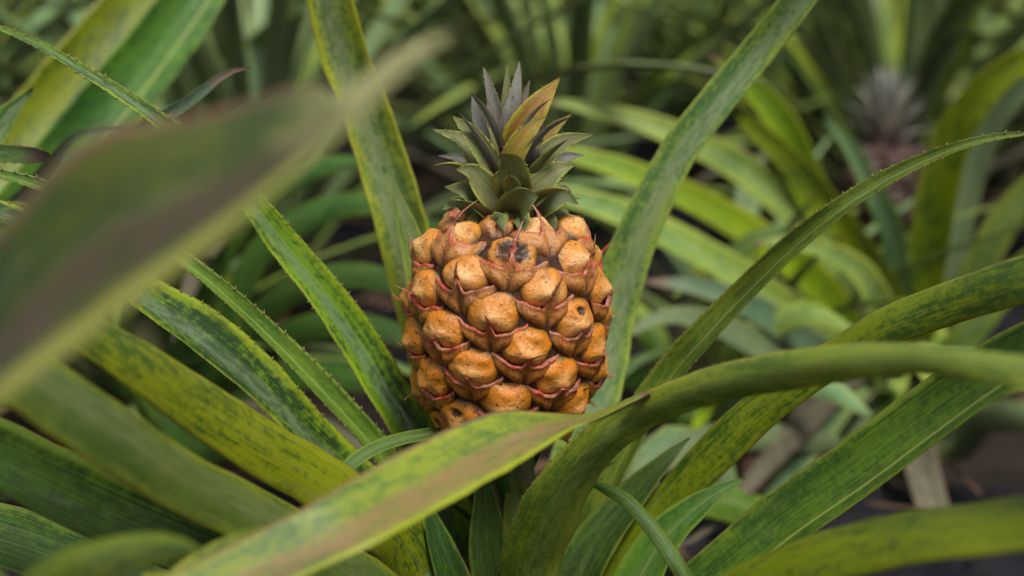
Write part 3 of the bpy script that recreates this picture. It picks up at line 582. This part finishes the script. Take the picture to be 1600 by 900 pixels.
# --- crown, leaf by leaf where the photograph shows it
crown = lathe('crown', [(0.016, -.006), (0.015, 0.004), (0.010, 0.016), (0.006, 0.030), (0.003, 0.040), (0.0005, 0.046)], FC + Vector((0.002, 0, 0.0635)), M['c_dark'], main)
def cl(pts, w, mat, roll=0, cup=0.5, prof=(0.85, 1.05, 0.68, 0.0)):
    # pts: base, 2 middles, tip (x,y,ddepth)
    k = len(pts); out = []
    for i, p in enumerate(pts):
        t = i / (k - 1) * 3; a = int(min(t, 2)); f = t - a; pw = prof[a] + (prof[a + 1] - prof[a]) * f
        out.append((p[0], p[1], 0.80 + p[2], max(1.0, w * pw)))
    o = leaf(main, out, mat, roll, cup, None, n=22, name='crown_leaf', under=False, wave=0.10, thick=0.0007, teeth=0.0010)
    o.parent = crown
CL = [
 # top tuft
 ([(787, 205, .004), (790, 165, .006), (792, 130, .008), (793, 99, .012)], 15, 'c_green', 5, .5),
 ([(783, 215, -.004), (775, 175, -.006), (764, 135, -.008), (755, 103, -.006)], 22, 'c_grey', 5, .5),
 ([(798, 215, -.004), (800, 175, -.006), (807, 135, -.006), (812, 95, -.002)], 27, 'c_grey', 5, .4),
 ([(803, 215, .002), (811, 180, .004), (820, 152, .006), (828, 124, .010)], 17, 'c_purple', 5, .4),
 ([(790, 225, -.012), (790, 200, -.016), (793, 172, -.018), (797, 147, -.015)], 24, 'c_grey', 5, .5),
 ([(780, 228, -.012), (772, 205, -.015), (766, 180, -.016), (762, 155, -.012)], 20, 'c_purple', 5, .5),
 ([(808, 228, -.012), (806, 205, -.017), (803, 185, -.018), (800, 165, -.015)], 22, 'c_purple', 5, .5),
 # upper whorl
 ([(768, 250, .004), (758, 215, .006), (746, 180, .006), (737, 149, .006)], 30, 'c_grey', 10, .4),
 ([(795, 262, -.014), (808, 215, -.024), (838, 168, -.026), (875, 121, -.020)], 46, 'c_orange', 0, .30, (.7, 1.1, .95, 0)),
 ([(842, 262, .006), (848, 235, .010), (862, 205, .012), (893, 178, .016)], 32, 'c_gold', 15, .4),
 ([(792, 285, -.020), (762, 248, -.028), (735, 208, -.030), (708, 182, -.022)], 40, 'c_green', 15, .55, (.9, 1.0, .75, 0)),
 ([(792, 275, -.024), (803, 243, -.032), (826, 205, -.034), (854, 181, -.030)], 42, 'c_gold', 10, .45, (.9, 1.0, .75, 0)),
 ([(822, 280, -.016), (828, 255, -.022), (833, 232, -.022), (842, 212, -.016)], 34, 'c_purple', 5, .4),
 ([(828, 262, -.010), (834, 235, -.012), (840, 205, -.012), (848, 180, -.008)], 30, 'c_purple', 5, .4),
 # middle whorl
 ([(772, 300, -.012), (750, 262, -.018), (722, 220, -.016), (677, 202, -.010)], 36, 'c_green', 20, .5),
 ([(806, 320, -.026), (800, 285, -.042), (795, 258, -.050), (780, 242, -.060)], 66, 'c_green', 0, .45, (.7, 1.0, .85, 0.15)),
 ([(808, 285, -.016), (845, 250, -.022), (880, 222, -.020), (927, 210, -.014)], 40, 'c_green', 22, .5, (.9, 1.0, .7, 0)),
 ([(845, 290, .008), (862, 262, .014), (884, 246, .014), (913, 243, .016)], 28, 'c_grey', 20, .5),
 ([(762, 305, .006), (745, 275, .012), (722, 250, .012), (685, 243, .012)], 26, 'c_grey', 20, .5),
 ([(792, 330, -.022), (762, 298, -.034), (738, 270, -.038), (713, 265, -.042)], 48, 'c_green', 18, .5),
 ([(800, 332, -.024), (838, 295, -.034), (868, 268, -.034), (897, 258, -.030)], 50, 'c_green', 22, .5),
 ([(838, 320, .0), (848, 290, .006), (860, 270, .008), (885, 262, .010)], 32, 'c_purple', 10, .5),
 ([(768, 315, .0), (754, 290, .004), (742, 270, .006), (728, 252, .006)], 26, 'c_grey', 10, .5),
 # lower whorl
 ([(788, 345, -.020), (755, 318, -.030), (726, 297, -.034), (695, 292, -.032)], 42, 'c_dark', 22, .5),
 ([(800, 345, -.026), (803, 325, -.040), (822, 312, -.050), (842, 306, -.054)], 56, 'c_dark', 12, .4, (.9, 1.0, .8, 0)),
 ([(812, 345, -.020), (850, 322, -.028), (882, 308, -.028), (904, 320, -.026)], 40, 'c_dark', 25, .5),
 ([(778, 352, -.014), (745, 335, -.022), (715, 317, -.026), (692, 328, -.028)], 32, 'c_dark', 25, .5),
 ([(845, 330, .004), (862, 308, .010), (880, 297, .012), (893, 300, .014)], 26, 'c_grey', 20, .4),
 ([(765, 345, .004), (742, 330, .010), (722, 312, .012), (700, 312, .012)], 26, 'c_dark', 20, .4),
 ([(795, 352, -.022), (782, 345, -.034), (782, 342, -.042), (788, 362, -.046)], 34, 'c_dark', 5, -.3),
 ([(808, 350, -.022), (812, 340, -.034), (815, 348, -.042), (817, 372, -.046)], 34, 'c_dark', 5, -.3),
 ([(825, 350, -.018), (848, 340, -.026), (862, 346, -.030), (866, 366, -.034)], 30, 'c_dark', 10, -.3),
 ([(775, 352, -.018), (750, 344, -.026), (738, 350, -.030), (730, 368, -.032)], 30, 'c_dark', 10, -.3),
 ([(828, 352, -.010), (858, 338, -.016), (880, 334, -.018), (892, 348, -.020)], 26, 'c_dark', 15, -.3),
]
for q in CL: cl(q[0], q[1] * 0.98, *q[2:])
rs = random.Random(8); cz = FC + Vector((0.002, 0.0, 0.063))
for k in range(17):
    t = (k + .5) / 17; az = radians(-90 + ((k * 137.5 + 40) % 180 - 90) * 1.05)
    if (t < .25) or abs(az + pi / 2) > 1.0:
        local_leaf(main, cz + Vector((0, 0, 0.048 * t)), az, rs.uniform(0.028, 0.038) + 0.012 * (1 - abs(2 * t - 1)), 0.0075 - 0.003 * t, 42 + 40 * t, rs.uniform(-40, 5) + 75 * t, rs.choice(['c_dark', 'c_green', 'c_dark'] if t < .55 else ['c_grey', 'c_purple']),
                   0.6, 12, crown_prof, 1.3, 'crown_leaf', 0.012 - 0.009 * t, rs.uniform(-.2, .2), crown, thick=0.0006, under=False, teeth=0.0008)
# the far side of the crown
rs = random.Random(5); cz = FC + Vector((0.002, 0.004, 0.062))
for k in range(18):
    t = k / 17; az = radians(35 + rs.random() * 110)
    local_leaf(main, cz + Vector((0, 0, 0.001 + 0.030 * t)), az, rs.uniform(0.030, 0.042), 0.0095 - 0.003 * t, 30 + 45 * t, -25 + 85 * t + rs.uniform(-10, 10), rs.choice(['c_green', 'c_dark', 'c_grey'] if t < .6 else ['c_grey', 'c_green']),
               0.5, 10, crown_prof, 1.2, 'crown_leaf', 0.012 - 0.009 * t, 0, crown, thick=0.0007, under=False)

# ================================================================== NEIGHBOURS IN FRONT
near = thing('pineapple_plant', 'nearest plant, its very blurred broad leaf crossing the upper left', 'pineapple plant', P(-420, 1500, .52) * 1.0, 'pineapple plants in the field')
near.location.z = 0
NB = near.location
A_ = [(-330, 900), (-150, 600), (-20, 400), (80, 275), (170, 205), (310, 184), (430, 152), (500, 135), (530, 160), (585, 112), (640, 76), (712, 52)]
B_ = [(-330, 1150), (-150, 810), (0, 640), (120, 555), (220, 480), (340, 388), (440, 300), (520, 230), (575, 178), (625, 125), (670, 85), (716, 56)]
edged(near, A_, B_, [.42, .41, .40, .395, .39, .385, .385, .385, .385, .39, .39, .395], 'veil', 0.12, -0.03, (NB.x, NB.y, .12), n=60, label='broad very blurred leaf with a rosy centre and a pale yellow margin')
lathe('stem', [(0.0, -0.02), (0.03, 0.0), (0.032, 0.08), (0.025, 0.16), (0.0, 0.18)], NB, M['stem'], near)

front = thing('pineapple_plant', 'plant in front whose yellow leaf with a brown centre stripe rises beneath the fruit', 'pineapple plant', (-0.16, -0.42, 0), 'pineapple plants in the field')
NF = front.location
A_ = [(60, 1010), (170, 950), (290, 890), (400, 835), (495, 785), (570, 742), (640, 703), (710, 670), (780, 648), (850, 648), (925, 648), (975, 628), (1014, 612)]
B_ = [(150, 1090), (270, 1010), (390, 950), (480, 905), (600, 850), (680, 807), (760, 762), (820, 728), (875, 690), (910, 668), (940, 655), (980, 635), (1016, 617)]
edged(front, A_, B_, [.54, .55, .56, .57, .58, .60, .62, .64, .66, .68, .70, .71, .72], 'rosy', 0.22, -0.015, (NF.x - .05, NF.y - .02, .10), n=70, wave=0.06, label='yellow green leaf with a brown centre stripe and torn brown edge')
leaf(front, [(-60, 1000, .50, 50), (20, 935, .50, 56), (110, 886, .50, 66), (200, 860, .505, 62), (270, 852, .51, 44), (318, 862, .515, 6)], 'yellow', 25, -0.4, (NF.x - .06, NF.y - .02, .10))
leaf(front, [(200, 1000, .55, 50), (270, 925, .56, 56), (340, 872, .57, 50), (400, 838, .585, 30), (440, 820, .60, 4)], 'yellow', 25, 0.2, (NF.x - .03, NF.y, .10))
lathe('stem', [(0.0, -0.02), (0.028, 0.0), (0.03, 0.06), (0.022, 0.12), (0.0, 0.14)], NF, M['stem'], front)

# left neighbour, partly in focus
lp = P(-420, 1100, 1.0); left = thing('pineapple_plant', 'plant at the left edge with a cut leaf tip and a curled dry grey tip', 'pineapple plant', (lp.x, lp.y, 0), 'pineapple plants in the field')
NL = Vector((lp.x, lp.y, 0))
LB = (NL.x, NL.y, .14)
leaf(left, [(-60, 560, .93, 30), (60, 400, .90, 36), (150, 280, .87, 34), (225, 205, .86, 26), (270, 177, .855, 24), (310, 148, .85, 20), (345, 120, .85, 13), (372, 108, .85, 8), (392, 105, .85, 3)], 'drytip', 10, 0.5, LB, n=50, label='grey green leaf with a curled dry tip')
leaf(left, [(-200, 260, .85, 44), (-60, 238, .83, 36), (0, 241, .82, 32), (40, 244, .815, 30), (66, 246, .81, 24), (76, 246, .81, 14)], 'cuttip', 25, 0.5, LB, teeth=T1, label='leaf with a cut brown tip')
leaf(left, [(-150, 420, .92, 60), (-60, 290, .90, 60), (0, 195, .89, 42), (32, 160, .885, 20), (53, 137, .88, 2)], 'grey', 15, 0.3, LB)
leaf(left, [(-120, 420, 1.1, 60), (20, 330, 1.05, 40), (80, 260, 1.02, 26), (120, 212, 1.0, 12), (200, 203, .98, 9), (260, 204, .97, 5)], 'drytip', 15, 0.4, LB)
leaf(left, [(-300, 600, 1.1, 90), (-120, 400, 1.15, 100), (45, 200, 1.2, 96), (130, 95, 1.22, 90), (210, 0, 1.24, 84), (300, -120, 1.26, 50)], 'yellow', 0, 0.35, LB)
leaf(left, [(-200, 620, 1.05, 90), (-30, 420, 1.08, 110), (95, 262, 1.12, 116), (190, 145, 1.14, 112), (245, 75, 1.15, 104), (300, 0, 1.16, 96), (380, -120, 1.18, 60)], 'grooved', 0, 0.45, LB)
leaf(left, [(-200, 500, .95, 60), (-60, 380, .93, 60), (20, 340, .92, 50), (90, 370, .91, 30)], 'mottled', 20, 0.4, LB)
lathe('stem', [(0.0, -0.02), (0.03, 0.0), (0.032, 0.08), (0.025, 0.16), (0.0, 0.18)], NL, M['stem'], left)

# ================================================================== SECOND FRUITING PLANT
rb = P(1400, 640, 1.62); second = thing('pineapple_plant', 'blurred plant at the right with a small purple brown fruit', 'pineapple plant', (rb.x, rb.y, 0), 'pineapple plants in the field')
SB = (rb.x, rb.y, .14)
def s2(pts, mat, roll=10, cup=0.35, **k): leaf(second, pts, mat, roll, cup, SB, n=30, **k)
s2([(1420, 520, 1.50, 56), (1360, 420, 1.42, 56), (1290, 320, 1.36, 48), (1220, 240, 1.32, 40), (1165, 190, 1.30, 24), (1148, 176, 1.29, 6)], 'yellow')
s2([(1400, 520, 1.60, 60), (1330, 400, 1.52, 64), (1262, 290, 1.47, 60), (1225, 200, 1.44, 52), (1170, 130, 1.42, 36), (1105, 82, 1.40, 4)], 'bg3')
s2([(1412, 500, 1.50, 44), (1395, 370, 1.42, 42), (1360, 290, 1.38, 36), (1325, 225, 1.36, 24), (1285, 182, 1.35, 4)], 'bg2')
s2([(1435, 520, 1.50, 60), (1450, 400, 1.45, 66), (1475, 260, 1.40, 66), (1520, 165, 1.36, 58), (1600, 95, 1.32, 44), (1720, 60, 1.28, 8)], 'yellow')
s2([(1450, 520, 1.60, 60), (1490, 360, 1.60, 60), (1530, 230, 1.58, 50), (1600, 135, 1.54, 40), (1720, 90, 1.5, 8)], 'silver')
s2([(1460, 540, 1.55, 50), (1520, 440, 1.5, 54), (1580, 330, 1.46, 50), (1680, 240, 1.42, 30), (1780, 210, 1.4, 6)], 'bg1')
s2([(1470, 560, 1.5, 50), (1560, 460, 1.45, 56), (1660, 380, 1.4, 40), (1780, 340, 1.36, 6)], 'bg1')
s2([(1380, 540, 1.55, 50), (1300, 400, 1.5, 54), (1180, 280, 1.46, 52), (1040, 205, 1.42, 40), (900, 165, 1.40, 18), (850, 160, 1.39, 4)], 'bg1', 25)
s2([(1370, 560, 1.52, 50), (1280, 450, 1.46, 56), (1150, 350, 1.40, 52), (1000, 275, 1.36, 40), (860, 235, 1.34, 22), (780, 225, 1.33, 4)], 'bg3', 30)
s2([(1360, 570, 1.5, 56), (1250, 500, 1.42, 58), (1120, 410, 1.36, 52), (960, 330, 1.32, 44), (840, 300, 1.30, 24), (760, 290, 1.3, 6)], 'bg1', 30)
s2([(1350, 600, 1.45, 46), (1270, 545, 1.36, 48), (1180, 485, 1.30, 44), (1090, 450, 1.26, 30), (1005, 440, 1.24, 6)], 'drytip', 35)
s2([(1330, 620, 1.42, 46), (1220, 560, 1.32, 48), (1120, 510, 1.26, 40), (1040, 495, 1.22, 26), (970, 530, 1.2, 5)], 'silver', 35)
s2([(1390, 600, 1.45, 50), (1380, 500, 1.38, 50), (1340, 420, 1.34, 40), (1250, 380, 1.3, 24), (1180, 380, 1.28, 6)], 'bg1', 20)
s2([(1500, 640, 1.4, 50), (1560, 600, 1.32, 50), (1640, 590, 1.25, 40), (1740, 620, 1.2, 8)], 'bg1', 30)
s2([(1395, 700, 1.45, 60), (1425, 690, 1.36, 60), (1448, 760, 1.30, 54), (1470, 850, 1.26, 44), (1485, 930, 1.24, 20)], 'dry', 10, 0.3, label='withered grey leaf hanging to the ground')
s2([(1480, 690, 1.4, 50), (1530, 655, 1.3, 52), (1600, 650, 1.22, 50), (1700, 680, 1.16, 30)], 'silver', 20, -0.4)
s2([(1330, 700, 1.42, 50), (1290, 690, 1.34, 50), (1210, 680, 1.26, 46), (1110, 685, 1.18, 50), (1030, 720, 1.12, 40), (985, 770, 1.1, 14)], 'silver', 25, -0.4, label='pale arched leaf seen from below')
s2([(1300, 900, 1.3, 40), (1230, 830, 1.22, 60), (1150, 790, 1.14, 60), (1080, 780, 1.08, 50), (1010, 800, 1.04, 30), (960, 830, 1.02, 8)], 'fresh', 30, -0.3)
s2([(1200, 780, 1.25, 30), (1120, 720, 1.2, 52), (1060, 690, 1.16, 60), (1010, 720, 1.12, 50), (970, 790, 1.1, 20)], 'bg2', 25, -0.3)
s2([(1100, 830, 1.1, 14), (1040, 760, 1.06, 18), (990, 756, 1.04, 18), (940, 790, 1.02, 16)], 'dry', 15, -0.3)
F2 = P(1382, 300, 1.78)
build_fruit(second, F2, 0.98, FM2, False, phase=1.3, rnd=random.Random(21))
lathe('stem', [(0.0, -0.02), (0.03, 0.0), (0.03, 0.08), (0.02, 0.14), (0.012, 0.18), (0.012, max(.2, F2.z - .05))], NL * 0 + Vector((F2.x, F2.y, 0)), M['stem'], second)
crown2 = lathe('crown', [(0.02, -.004), (0.021, 0.006), (0.018, 0.03), (0.008, 0.06), (0.001, 0.07)], F2 + Vector((-.004, 0, 0.062)), M['c_grey'], second)
for k in range(34):
    t = k / 33
    local_leaf(second, F2 + Vector((-.004, 0, 0.062 + 0.05 * t)), radians(k * 137.5), 0.05 + 0.012 * sin(pi * t), 0.010 - 0.004 * t, 35 + 45 * t, 5 + 75 * t, 'pale_crown', 0.5, 8, crown_prof, 1.2, 'crown_leaf', 0.012 - 0.009 * t, 0, crown2, sec=[-1, -.5, 0, .5, 1], under=False)

lo = P(250, 690, 1.42); low = thing('pineapple_plant', 'dim plant whose level leaves show between the sharp leaves left of the fruit', 'pineapple plant', (lo.x, lo.y, 0), 'pineapple plants in the field')
LW = (lo.x, lo.y, .12)
for pts, mt in (([(330, 600, 1.38, 40), (430, 470, 1.3, 46), (540, 430, 1.24, 44), (640, 450, 1.2, 34), (700, 500, 1.18, 8)], 'dim'),
                ([(340, 620, 1.36, 40), (440, 530, 1.28, 46), (540, 505, 1.2, 44), (640, 530, 1.16, 30), (700, 570, 1.14, 6)], 'dark'),
                ([(340, 640, 1.34, 40), (440, 590, 1.26, 46), (560, 590, 1.18, 44), (660, 640, 1.12, 10)], 'dark'),
                ([(320, 580, 1.38, 40), (400, 400, 1.32, 46), (500, 330, 1.28, 44), (600, 320, 1.24, 34), (690, 360, 1.2, 8)], 'dim'),
                ([(300, 560, 1.38, 40), (340, 400, 1.34, 46), (420, 300, 1.3, 44), (500, 260, 1.28, 34), (590, 250, 1.26, 8)], 'dim'),
                ([(270, 560, 1.38, 40), (280, 380, 1.34, 46), (330, 250, 1.3, 40), (400, 180, 1.28, 24), (450, 150, 1.26, 6)], 'dark'),
                ([(200, 600, 1.38, 40), (120, 500, 1.3, 46), (20, 470, 1.24, 40), (-80, 500, 1.2, 8)], 'dark'),
                ([(300, 700, 1.3, 44), (380, 690, 1.2, 50), (480, 720, 1.12, 44), (560, 790, 1.06, 10)], 'dark'),
                ([(240, 740, 1.3, 44), (200, 720, 1.2, 50), (100, 730, 1.1, 44), (0, 780, 1.02, 10)], 'dark'),
                ([(300, 660, 1.36, 44), (400, 640, 1.28, 44), (500, 660, 1.22, 36), (600, 720, 1.16, 10)], 'dry')):
    leaf(low, pts, mt, 30, -0.25, LW, n=26)
lathe('stem', [(0.0, -0.02), (0.03, 0.0), (0.03, 0.08), (0.02, 0.16), (0.0, 0.2)], low.location, M['stem'], low, 10)
rr_ = P(1080, 700, 1.5); lowr = thing('pineapple_plant', 'dim plant just right of the fruit, between it and the second fruiting plant', 'pineapple plant', (rr_.x, rr_.y, 0), 'pineapple plants in the field')
for pts, mt in (([(1060, 620, 1.45, 40), (1020, 520, 1.38, 46), (940, 470, 1.32, 40), (850, 480, 1.28, 10)], 'bg1'),
                ([(1060, 650, 1.42, 40), (1000, 590, 1.32, 46), (900, 570, 1.24, 40), (820, 600, 1.2, 10)], 'dark'),
                ([(1110, 640, 1.45, 40), (1160, 540, 1.36, 46), (1250, 490, 1.3, 44), (1340, 520, 1.26, 10)], 'bg1'),
                ([(1110, 670, 1.42, 40), (1180, 610, 1.32, 46), (1280, 600, 1.24, 44), (1360, 650, 1.2, 10)], 'bg2'),
                ([(1090, 600, 1.48, 40), (1110, 460, 1.42, 44), (1170, 380, 1.38, 36), (1240, 350, 1.36, 8)], 'bg1')):
    leaf(lowr, pts, mt, 30, -0.25, (rr_.x, rr_.y, .12), n=26)
lathe('stem', [(0.0, -0.02), (0.03, 0.0), (0.03, 0.08), (0.02, 0.16), (0.0, 0.2)], lowr.location, M['stem'], lowr, 10)

# ================================================================== THE FIELD BEHIND
SEC5 = [-1, -0.5, 0, 0.5, 1]
def make_rosette(seed, name='pineapple_plant', nl=36, Lm=0.62):
    r = random.Random(seed)
    root = thing(name, 'x', 'pineapple plant', (0, 0, 0), 'pineapple plants in the field')
    pal = [['bg1', 'bg1', 'bg3', 'bg2', 'bg2'], ['bg1', 'bg2', 'bg2', 'silver'], ['bg3', 'bg1', 'bg1', 'bg2']][seed % 3]
    for k in range(nl):
        t = k / (nl - 1)      # 0 outer/old, 1 inner/young
        L = Lm * (0.75 + 0.45 * sin(pi * min(1, 0.15 + t * 0.85))) * r.uniform(0.85, 1.12)
        if t > 0.85: L *= 0.75
        e0 = 38 + 48 * t + r.uniform(-7, 7); e1 = e0 - r.uniform(45, 85) * (1.05 - 0.55 * t)
        mt = r.choice(pal)
        if t < .12 and r.random() < .5: mt = 'dry'
        local_leaf(root, (0, 0, 0.05 + 0.10 * t), radians(k * 137.5 + r.uniform(-12, 12)), L, r.uniform(0.013, 0.022), e0, e1, mt, r.uniform(.35, .6), 14, None, 1.4, 'leaf', 0.012, r.uniform(-.25, .25), sec=SEC5, wave=0.08)
    lathe('stem', [(0.0, -0.02), (0.03, 0.0), (0.03, 0.08), (0.02, 0.16), (0.0, 0.2)], (0, 0, 0), M['stem'], root, 10)
    return root
def copy_tree(o):
    c = o.copy(); COL.objects.link(c)
    for ch in list(o.children):
        d = ch.copy(); COL.objects.link(d); d.parent = c
    return c
protos = [make_rosette(s) for s in (31, 32, 33, 34, 36)]; used = set()
r = random.Random(99); spots = []
y = 0.95; row = 0
while y < 8.6:
    half = (y + 0.78) * 0.36 + 0.75; x = -half + r.uniform(0, .3)
    while x < half:
        spots.append((x + r.uniform(-.06, .06), y + r.uniform(-.09, .09), row)); x += 0.46 + 0.03 * y
    y += 0.44 + 0.05 * row; row += 1
spots = [s for s in spots if not (abs(s[0] - rb.x) < 0.34 and abs(s[1] - rb.y) < 0.34)]
def side(x, yy):
    q = x / ((yy + .78) * .36)
    return 'beyond the left edge' if q < -1.05 else 'far left' if q < -.6 else 'left of the middle' if q < -.2 else 'behind the fruit' if q < .2 else 'right of the middle' if q < .6 else 'far right' if q < 1.05 else 'beyond the right edge'
def rowname(k): return ['first', 'second', 'third', 'fourth', 'fifth', 'sixth', 'seventh', 'eighth', 'ninth', 'tenth', 'eleventh', 'twelfth', 'thirteenth', 'fourteenth', 'fifteenth', 'sixteenth'][k]
seen = {}
for i, (x, yy, k) in enumerate(spots):
    pi_ = r.randrange(5); o = protos[pi_] if pi_ not in used else copy_tree(protos[pi_]); used.add(pi_)
    o.location = (x, yy, 0.0); s = r.uniform(0.9, 1.12); o.scale = (s, s, s * r.uniform(.95, 1.1)); o.rotation_euler = (r.uniform(-.05, .05), r.uniform(-.05, .05), r.uniform(0, 2 * pi))
    key = (k, side(x, yy)); c = seen.get(key, 0); seen[key] = c + 1
    base = ['blurred green plant', 'next blurred plant along', 'third blurred plant along', 'fourth blurred plant along', 'fifth blurred plant along', 'sixth blurred plant along'][min(c, 5)]
    o['label'] = '%s in the %s row back, %s' % (base, rowname(k), side(x, yy))
# the row the picture is taken from, to either side
for (x, yy, lb) in ((1.0, 0.10, 'plant beside the main one, past the right edge, same row'), (-0.85, 0.55, 'plant beyond the left edge, just behind the row in focus')):
    o = copy_tree(protos[1]); o.location = (x, yy, 0); o.scale = (.8, .8, .8); o.rotation_euler = (0, 0, 2.1 + x); o['label'] = lb

for (x, yy, sc, az, lb) in ((-0.42, 0.62, .72, .4, 'plant low behind the leaves left of the fruit, mostly hidden by them'), (-0.95, 1.0, .8, 2.0, 'blurred plant behind the broad leaves in the upper left'), (0.25, 0.72, .6, 1.2, 'low plant just behind the fruit and to its right')):
    o = copy_tree(protos[2]); o.location = (x, yy, 0); o.scale = (sc, sc, sc * .7); o.rotation_euler = (0, 0, az); o['label'] = lb
# litter of dead leaf pieces on the bed
r = random.Random(4); V = []; F = []
for k in range(900):
    x = r.uniform(-1.2, 1.6); yv = r.uniform(-0.3, 2.4); a = r.uniform(0, pi); L = r.uniform(0.01, 0.05); w = r.uniform(0.003, 0.009); z = 0.034 + r.uniform(0, .012)
    d = Vector((cos(a), sin(a), r.uniform(-.2, .2))); q = Vector((-sin(a), cos(a), r.uniform(-.4, .4))); c = Vector((x, yv, z)); o = len(V)
    for t in (-1, 0, 1):
        for u in (-1, 1): V.append(c + d * L * t + q * w * u * (1 if t == 0 else .4) + Vector((0, 0, 0.006 if t == 0 else 0)))
        for u in (-1, 1): V.append(c + d * L * t + q * w * u * (1 if t == 0 else .4) + Vector((0, 0, (0.006 if t == 0 else 0) - .0012)))
    for t in (0, 1):
        b0 = o + t * 4; F += [(b0, b0 + 1, b0 + 5, b0 + 4), (b0 + 3, b0 + 2, b0 + 6, b0 + 7), (b0 + 2, b0, b0 + 4, b0 + 6), (b0 + 1, b0 + 3, b0 + 7, b0 + 5)]
lt = mesh_obj('leaf_litter', V, F, [M['litter']]); lt['kind'] = 'stuff'; lt['label'] = 'brown dead leaf pieces scattered on the planting bed'; lt['category'] = 'litter'

# ================================================================== LIGHT
SUN_EL, SUN_AZ = radians(62), radians(155)      # azimuth measured from +Y towards +X; overcast, soft
w = D.worlds.new('World'); scene.world = w; w.use_nodes = True; nt = w.node_tree; nt.nodes.clear()
sky = nt.nodes.new('ShaderNodeTexSky'); sky.sky_type = 'NISHITA'; sky.sun_disc = False; sky.sun_elevation = SUN_EL; sky.sun_rotation = SUN_AZ
sky.air_density = 1.0; sky.dust_density = 4.0; sky.ozone_density = 1.0
bg = nt.nodes.new('ShaderNodeBackground'); bg.inputs[1].default_value = 0.05
ow = nt.nodes.new('ShaderNodeOutputWorld'); hs = nt.nodes.new('ShaderNodeHueSaturation'); hs.inputs['Saturation'].default_value = 0.35
nt.links.new(sky.outputs[0], hs.inputs['Color']); nt.links.new(hs.outputs[0], bg.inputs[0]); nt.links.new(bg.outputs[0], ow.inputs[0])
sl = D.lights.new('sun', 'SUN'); sl.energy = 1.5; sl.angle = radians(18); sl.color = (1, 0.95, 0.87)
so = D.objects.new('sun', sl); COL.objects.link(so)
dv = Vector((sin(SUN_AZ) * cos(SUN_EL), cos(SUN_AZ) * cos(SUN_EL), sin(SUN_EL))); so.rotation_euler = dv.to_track_quat('Z', 'Y').to_euler(); so.location = dv * 10

scene.view_settings.view_transform = 'Standard'; scene.view_settings.look = 'None'; scene.view_settings.gamma = 1
scene.view_settings.exposure = 1.0; scene.view_settings.use_curve_mapping = False
scene.render.engine = 'CYCLES'
scene.cycles.max_bounces = 6; scene.cycles.diffuse_bounces = 3
